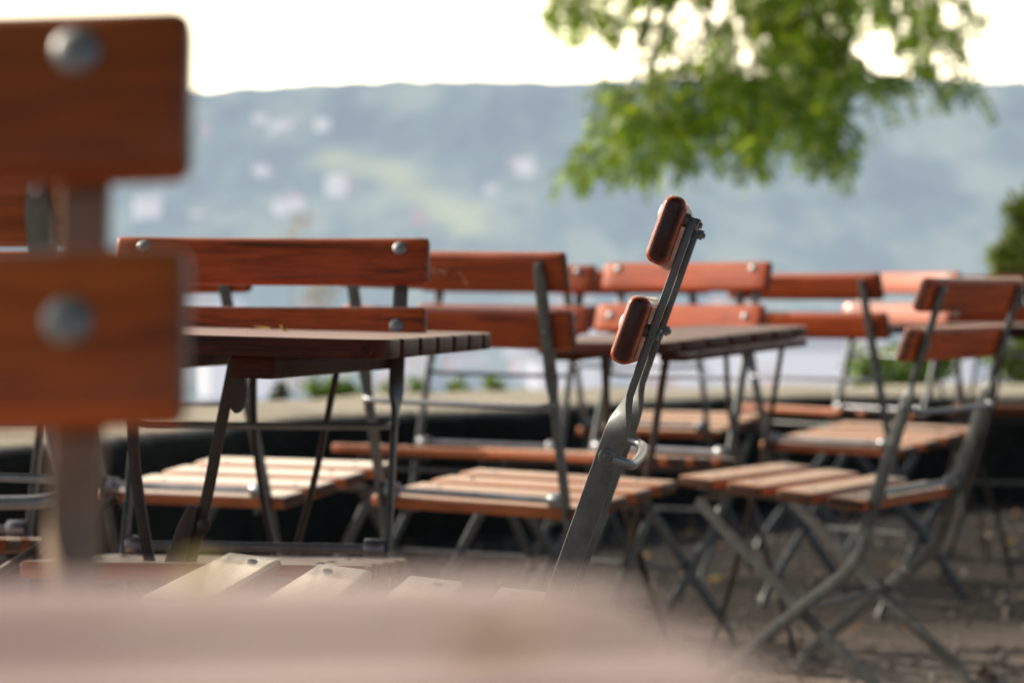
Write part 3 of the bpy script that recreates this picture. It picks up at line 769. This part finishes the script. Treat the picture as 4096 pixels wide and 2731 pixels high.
# ------------------------------------------------------------------ trees and plants
def pinnate(parts, base, direction, droop, length, nl, lw, rnd):
    """one compound leaf: stalk plus paired leaflets"""
    d = Vector(direction).normalized(); p = Vector(base)
    side = d.cross(Vector((0, 0, 1)));
    if side.length < .1: side = Vector((1, 0, 0))
    side.normalize(); q = Quaternion(d, rnd.uniform(-.9, .9)); side = q @ side
    for i in range(nl):
        t = (i + .6) / nl
        d = (d + Vector((0, 0, -droop / nl))).normalized()
        p = p + d * length / nl
        for s in (-1, 1):
            ld = (side * s * .92 + d * .45 + Vector((0, 0, -.22 + rnd.uniform(-.15, .15)))).normalized()
            ll = lw * 2.3 * (1 - .45 * abs(t - .5)) * rnd.uniform(.85, 1.1)
            wv_ = ld.cross(side.cross(d) + Vector((rnd.uniform(-.4, .4),) * 3)).normalized() * lw * .5
            a = p; b = p + ld * ll
            v = [tuple(a), tuple(a + ld * ll * .4 + wv_), tuple(b), tuple(a + ld * ll * .4 - wv_)]
            parts.append((v, [(0, 1, 2, 3)]))
    return p

fr = random.Random(11)
D0 = 14.5
def world(u, v, y): return Vector(((u - 1176) / 5553 * y, y, CAM_H - (v - 700) / 5553 * y))
CL = [  # clumps of the overhanging bough: place, spread, number of leaves
    (1330, 30, 70, 60, 16), (1400, 70, 60, 40, 9), (1300, 0, 40, 70, 8), (1480, -20, 70, 50, 22), (1520, 60, 50, 50, 12), (1580, -30, 60, 60, 22),
    (1420, 230, 50, 40, 14), (1480, 270, 70, 60, 40), (1440, 320, 60, 50, 32), (1370, 385, 45, 30, 14), (1335, 410, 25, 18, 6), (1560, 300, 70, 70, 44),
    (1530, 180, 50, 50, 13), (1600, 200, 60, 60, 20), (1650, 250, 60, 70, 40), (1500, 370, 60, 30, 16), (1590, 375, 40, 30, 9), (1640, 90, 50, 60, 8), (1660, 150, 50, 40, 11),
    (1720, 210, 60, 80, 44), (1760, 290, 60, 60, 42), (1820, 180, 60, 80, 46), (1800, 80, 60, 70, 40), (1860, 250, 50, 80, 40), (1780, 20, 70, 50, 36), (1880, 40, 70, 50, 26),
    (1900, 140, 60, 70, 36), (1910, 310, 40, 60, 26), (1930, 370, 30, 30, 12), (1730, 380, 30, 25, 8), (1690, 330, 40, 40, 16), (1840, 330, 40, 30, 10), (1950, 200, 40, 40, 14), (1700, 20, 50, 40, 10), (1900, -30, 90, 40, 30),
    (2000, 20, 70, 40, 18), (2070, 30, 60, 40, 12), (2130, 90, 50, 45, 13), (2160, 140, 40, 30, 7), (2020, 215, 50, 25, 9), (2080, 190, 40, 20, 6), (2200, 215, 28, 32, 7), (2150, 30, 50, 40, 8), (2200, 80, 30, 20, 3), (2220, 60, 20, 10, 2)]
geo_parts = []; twigs = []
SC = D0 / 9.3
LIMB = catmull([(6.0, 16.5, 3.4), (4.9, 16.1, 4.3), (3.5, 15.5, 4.0), (2.3, 15.0, 3.25), (1.35, 14.7, 2.75), (.6, 14.5, 2.62)], 5)
for u, v_, ru, rv, n in CL:
    depth = D0 + fr.uniform(-.9, 1.0)
    c = world(u, v_, depth)
    s = depth / 5553
    st = min(LIMB, key=lambda q: (q - (c + Vector((.55, .3, 0)))).length)
    mid = c.lerp(st, .5) + Vector((fr.uniform(-.08, .08), 0, .14))
    twigs.append(tube_geo(catmull([st, mid, c + Vector((0, 0, .03)), c + Vector((fr.uniform(-.08, .08), fr.uniform(-.15, .15), -rv * s * .6))], 4), [.011 - .0006 * k for k in range(13)], 5))
    for k in range(int(n * (2.2 if v_ < 200 else 1.45))):
        while True:
            a, b, e = fr.uniform(-1, 1), fr.uniform(-1, 1), fr.uniform(-1, 1)
            if a * a + b * b + e * e < 1: break
        p = c + Vector((a * ru * s * .74, e * .55, -b * rv * s * .74 + .06))
        dr = (p - c) * 1.2 + Vector((fr.uniform(-.2, .2), fr.uniform(-.2, .2), -.1 + fr.uniform(-.08, .1)))
        pinnate(geo_parts, p, dr, fr.uniform(.5, 1.3), fr.uniform(.14, .23), fr.randint(5, 7), fr.uniform(.024, .032), fr)
# single compound leaves hanging clear of the bough along its lower rim
for u, v_, dx in ((1318, 405, -.5), (1335, 388, -.6), (1350, 412, -.3), (1378, 398, -.3), (1402, 385, 0), (1440, 378, 0), (1475, 392, .1), (1512, 388, 0), (1548, 392, .1), (1572, 372, .2), (1600, 385, .2),
                  (1640, 372, .1), (1712, 372, -.2), (1735, 385, -.2), (1752, 370, 0), (1860, 368, .1), (1905, 372, .1), (1925, 380, .2), (1945, 352, .3), (1960, 300, .4), (2010, 225, .3), (2040, 228, .2), (2072, 218, .3),
                  (2180, 205, .5), (2205, 218, .6), (2228, 232, .6), (1395, 260, -.6), (1410, 220, -.6), (1380, 310, -.6), (1280, 60, -.5), (1310, 90, -.4), (2210, 70, .6), (2190, 140, .5), (1970, 260, .4)):
    p = world(u, v_ - 42, D0 + fr.uniform(-.6, .6))
    pinnate(geo_parts, p, (dx, fr.uniform(-.2, .2), -.75), .35, fr.uniform(.22, .30), 7, fr.uniform(.026, .032), fr)
# rest of the crown above the frame
for k in range(900):
    a = fr.uniform(0, 6.28); rr = fr.uniform(0, 1) ** .5
    c = Vector((3.6 + 4.2 * rr * math.cos(a), 16 + 3.8 * rr * math.sin(a), 6.0 + fr.uniform(-1.9, 3.4) * (1 - .4 * rr)))
    if c.z < CAM_H + (700 + 40) / 5553 * c.y + .45 and abs(c.x) < .235 * c.y: continue
    pinnate(geo_parts, c, (fr.uniform(-1, 1), fr.uniform(-1, 1), -.3), 1.0, fr.uniform(.34, .5), 6, fr.uniform(.06, .085), fr)
TB = (6.2, 16.6, -1.5)
tree = empty('tree', TB); tag(tree, 'leafy green tree whose feathery bough hangs into the upper right', 'tree')
inv = Matrix.Translation(-Vector(TB))
bark = wood('tree_bark', (.03, .022, .016), (.075, .055, .04), (.12, .09, .065), rough=.85, coat=0, streak=.6, scale=.2)
tr_parts = [tube_geo(catmull([(6.2, 16.6, -1.8), (6.15, 16.55, 1.0), (6.0, 16.5, 3.2), (5.6, 16.3, 5.6), (5.2, 16.1, 8.4)], 5), [.27 - .008 * k for k in range(21)], 12),
            tube_geo(LIMB, [.11 - .0039 * k for k in range(26)], 8),
            tube_geo(catmull([(3.9, 15.65, 4.12), (3.2, 15.2, 3.3), (2.7, 14.7, 2.5)], 5), [.045 - .003 * k for k in range(11)], 6)]
v, f = join_geo(tr_parts + twigs); mm = mesh_py('trunk', v, f, True, 60); mm.transform(inv); link('trunk', mm, bark, tree)
v, f = join_geo(geo_parts); mm = bpy.data.meshes.new('crown'); mm.from_pydata(v, [], f); mm.transform(inv)
M['robinia'] = leafmat('backlit_green_leaf', (.022, .055, .010), (.18, .27, .03), (2.0, 2.0, .8), .52, (.48, .44, .05))
link('crown', mm, M['robinia'], tree)

def leafy(name, label, cat, base, clumps, mat, leaf=.05, n=260, group=None, stem=True):
    """shrub: stems plus many small folded leaves in clumps (centre, radius)"""
    o = empty(name, base); tag(o, label, cat, group)
    lp = []; tw = []
    for (cx, cy, cz), r in clumps:
        c = Vector((cx, cy, cz)) - Vector(base)
        if stem: tw.append(tube_geo(catmull([(0, 0, -.1), c * .5 + Vector((fr.uniform(-.05, .05), 0, .05)), c], 4), [max(.004, .009 * (c.length + .3)) * (1 - k / 14) + .002 for k in range(9)], 6))
        for k in range(int(n)):
            d = Vector((fr.gauss(0, 1), fr.gauss(0, 1), fr.gauss(0, 1))).normalized()
            p = c + d * r * fr.uniform(.35, 1.08) * (1 + .25 * noise.noise(d * 2 + c))
            a = Vector((fr.uniform(-1, 1), fr.uniform(-1, 1), fr.uniform(-.6, .8))).normalized(); b = a.cross(d + Vector((.1, .2, .3))).normalized()
            L_ = leaf * fr.uniform(.6, 1.2)
            lp.append(([tuple(p), tuple(p + a * L_ * .45 + b * L_ * .25), tuple(p + a * L_), tuple(p + a * L_ * .45 - b * L_ * .25)], [(0, 1, 2, 3)]))
    if tw:
        v, f = join_geo(tw); link('stem', mesh_py('stem', v, f, True, 60), bark, o)
    v, f = join_geo(lp); mm = bpy.data.meshes.new('foliage'); mm.from_pydata(v, [], f)
    link('foliage', mm, mat, o)
    return o
GD = leafmat('dark_green_leaf', (.020, .040, .010), (.055, .085, .022), (1.6, 1.6, .8), .35)
GS = leafmat('sunlit_olive_leaf', (.13, .17, .04), (.34, .38, .10), (1.8, 1.8, .8), .6)
GL = leafmat('light_green_leaf', (.10, .17, .03), (.20, .30, .06), (1.6, 1.6, .8), .45)
GM = leafmat('mid_green_leaf', (.06, .10, .02), (.13, .19, .045), (1.6, 1.6, .8), .4)
T = lambda u, v_, y: tuple(world(u, v_, y))
leafy('tree', 'dark green tree at the right edge standing beyond the wall', 'tree', (3.35, 14.0, -1.6),
      [(T(2338, 492, 14), .09), (T(2362, 470, 14), .10), (T(2352, 535, 14.1), .09), (T(2300, 590, 13.9), .075), (T(2326, 568, 13.9), .08), (T(2300, 625, 14), .06), (T(2340, 620, 14.1), .12), (T(2395, 540, 14.4), .13), (T(2370, 655, 14.2), .10), (T(2430, 500, 14.3), .14), (T(2440, 610, 14.4), .16)], GS, .07, 150)
leafy('shrub', 'small dark green shrub peeping over the wall under the left table', 'shrub', (-.90, 9.35, -.2), [(T(645, 893, 9.4), .028), (T(640, 912, 9.4), .03)], GD, .03, 120)
PL = [(720, 890, .05), (765, 895, .045), (800, 890, .05), (905, 893, .04), (960, 895, .045), (1045, 892, .045), (1130, 888, .035)]
for i, (u, v_, r) in enumerate(PL):
    c = T(u, v_, 9.7)
    leafy('shrub', ['fresh light green plant', 'low light green plant'][i % 2] + ' growing behind the wall, left half of the picture', 'plant', (c[0], c[1], -.2), [(c, r), ((c[0] + .04, c[1], c[2] - .05), r)], GL, .04, 90, 'light green plants behind the wall')
c = T(2050, 850, 11.0)
leafy('shrub', 'broad bright green bush behind the wall below the right chairs', 'bush', (c[0], c[1], -.9), [(T(1990, 850, 11), .10), (T(2050, 845, 11.1), .12), (T(2110, 855, 11), .10), (T(2150, 840, 11), .08), (T(2080, 880, 11), .12)], GL, .06, 200)
c = T(2340, 820, 11.0)
leafy('shrub', 'mid green bush behind the wall at the right edge', 'bush', (c[0], c[1], -.9), [(T(2325, 830, 11), .11), (T(2360, 800, 11.1), .14), (T(2380, 860, 11), .14)], GM, .06, 220)

# unseen trees added to block sky light from behind and above the tables
def added_shade_tree(base, crown_c, rx, ry, rz, n, label):
    o = empty('added_shade_tree', base); tag(o, label, 'tree')
    b = Vector(base)
    limbs = [tube_geo(catmull([b * 0, (.05, .03, 1.3), (.1, .1, 2.6), (0, .2, 4.2)], 5), [.24 - .008 * k for k in range(16)], 12)]
    cc = Vector(crown_c) - b
    for k in range(9):
        a = k * 2.4; e = cc + Vector((rx * .75 * math.cos(a), ry * .75 * math.sin(a), fr.uniform(-.3, .5) * rz))
        limbs.append(tube_geo(catmull([(.1, .1, 2.5 + .1 * k), e * .5 + Vector((0, 0, 1.0)), e], 4), [.09 - .009 * q for q in range(9)], 7))
    v, f = join_geo(limbs); link('trunk', mesh_py('trunk', v, f, True, 60), bark, o)
    lp = []
    for k in range(n):
        while True:
            a, bb, e = fr.uniform(-1, 1), fr.uniform(-1, 1), fr.uniform(-1, 1)
            if a * a + bb * bb + e * e < 1 and (e > -.75): break
        p = cc + Vector((a * rx, bb * ry, e * rz))
        q = fr.uniform(0, 6.28); d = Vector((math.cos(q), math.sin(q), fr.uniform(-.6, .1))).normalized()
        sd_ = d.cross(Vector((fr.uniform(-.4, .4), fr.uniform(-.4, .4), 1))).normalized(); ln = fr.uniform(.16, .30)
        lp.append(([tuple(p), tuple(p + d * ln * .6 + sd_ * ln * .30), tuple(p + d * ln), tuple(p + d * ln * .6 - sd_ * ln * .30)], [(0, 1, 2, 3)]))
    v, f = join_geo(lp); mm = bpy.data.meshes.new('crown'); mm.from_pydata(v, [], f); link('crown', mm, GM, o)
added_shade_tree((2.3, -2.6, 0), (1.6, 1.0, 5.2), 4.6, 4.6, 1.9, 9000, 'big unseen tree added behind the camera to block sky light')
added_shade_tree((-3.2, -4.6, 0), (-2.6, -3.6, 5.0), 4.2, 3.6, 2.2, 6500, 'second unseen tree added behind left of the camera to block sky light')
added_shade_tree((6.6, 3.2, 0), (6.3, 3.6, 4.8), 3.2, 3.6, 2.2, 5000, 'third unseen tree added right of the tables to block sky light')

# feathery grass plumes
po = empty('plume_grass', (-.85, 10.6, -.4)); tag(po, 'pale feathery grass plume rising behind the left chair backs', 'grass plant')
gp = []; sp_ = []
for (u, v_, ln) in ((672, 525, .16), (722, 640, .20), (742, 690, .22), (700, 680, .18), (735, 660, .2)):
    tip = Vector(T(u, v_, 10.6)); b = Vector((-.85 + fr.uniform(-.05, .05), 10.6, -.4))
    path = catmull([b, b.lerp(tip, .5) + Vector((-.03, 0, .05)), tip, tip + Vector((.05, 0, -.02))], 5)
    sp_.append(tube_geo(path, [.0035 - .00015 * k for k in range(len(path))], 5))
    for k in range(120):
        t = fr.random(); p = tip + Vector((.08 * (t - .2), 0, -ln * (.5 - t) * .55)) + Vector((fr.gauss(0, .022), fr.gauss(0, .02), fr.gauss(0, .02)))
        a = Vector((fr.uniform(-1, 1), fr.uniform(-1, 1), fr.uniform(-.2, 1))).normalized() * .03; bb = Vector((.0022, .0022, 0))
        gp.append(([tuple(p - bb), tuple(p + bb), tuple(p + a)], [(0, 1, 2)]))
PLM = leafmat('dry_plume', (.42, .38, .27), (.55, .50, .38), (1.2, 1.15, 1), .4)
ofs = Matrix.Translation((.85, -10.6, .4))
v, f = join_geo(sp_); mm = mesh_py('stalk', v, f); mm.transform(ofs); link('stalk', mm, PLM, po)
v, f = join_geo(gp); mm = bpy.data.meshes.new('plume'); mm.from_pydata(v, [], f); mm.transform(ofs); link('plume', mm, PLM, po)

# ------------------------------------------------------------------ render look
scene.render.engine = 'CYCLES'
scene.view_settings.view_transform = 'Standard'; scene.view_settings.look = 'None'; scene.view_settings.exposure = 0; scene.view_settings.gamma = 1
scene.cycles.use_denoising = True
scene.cycles.max_bounces = 8; scene.cycles.transparent_max_bounces = 8
scene.cycles.sample_clamp_indirect = 6
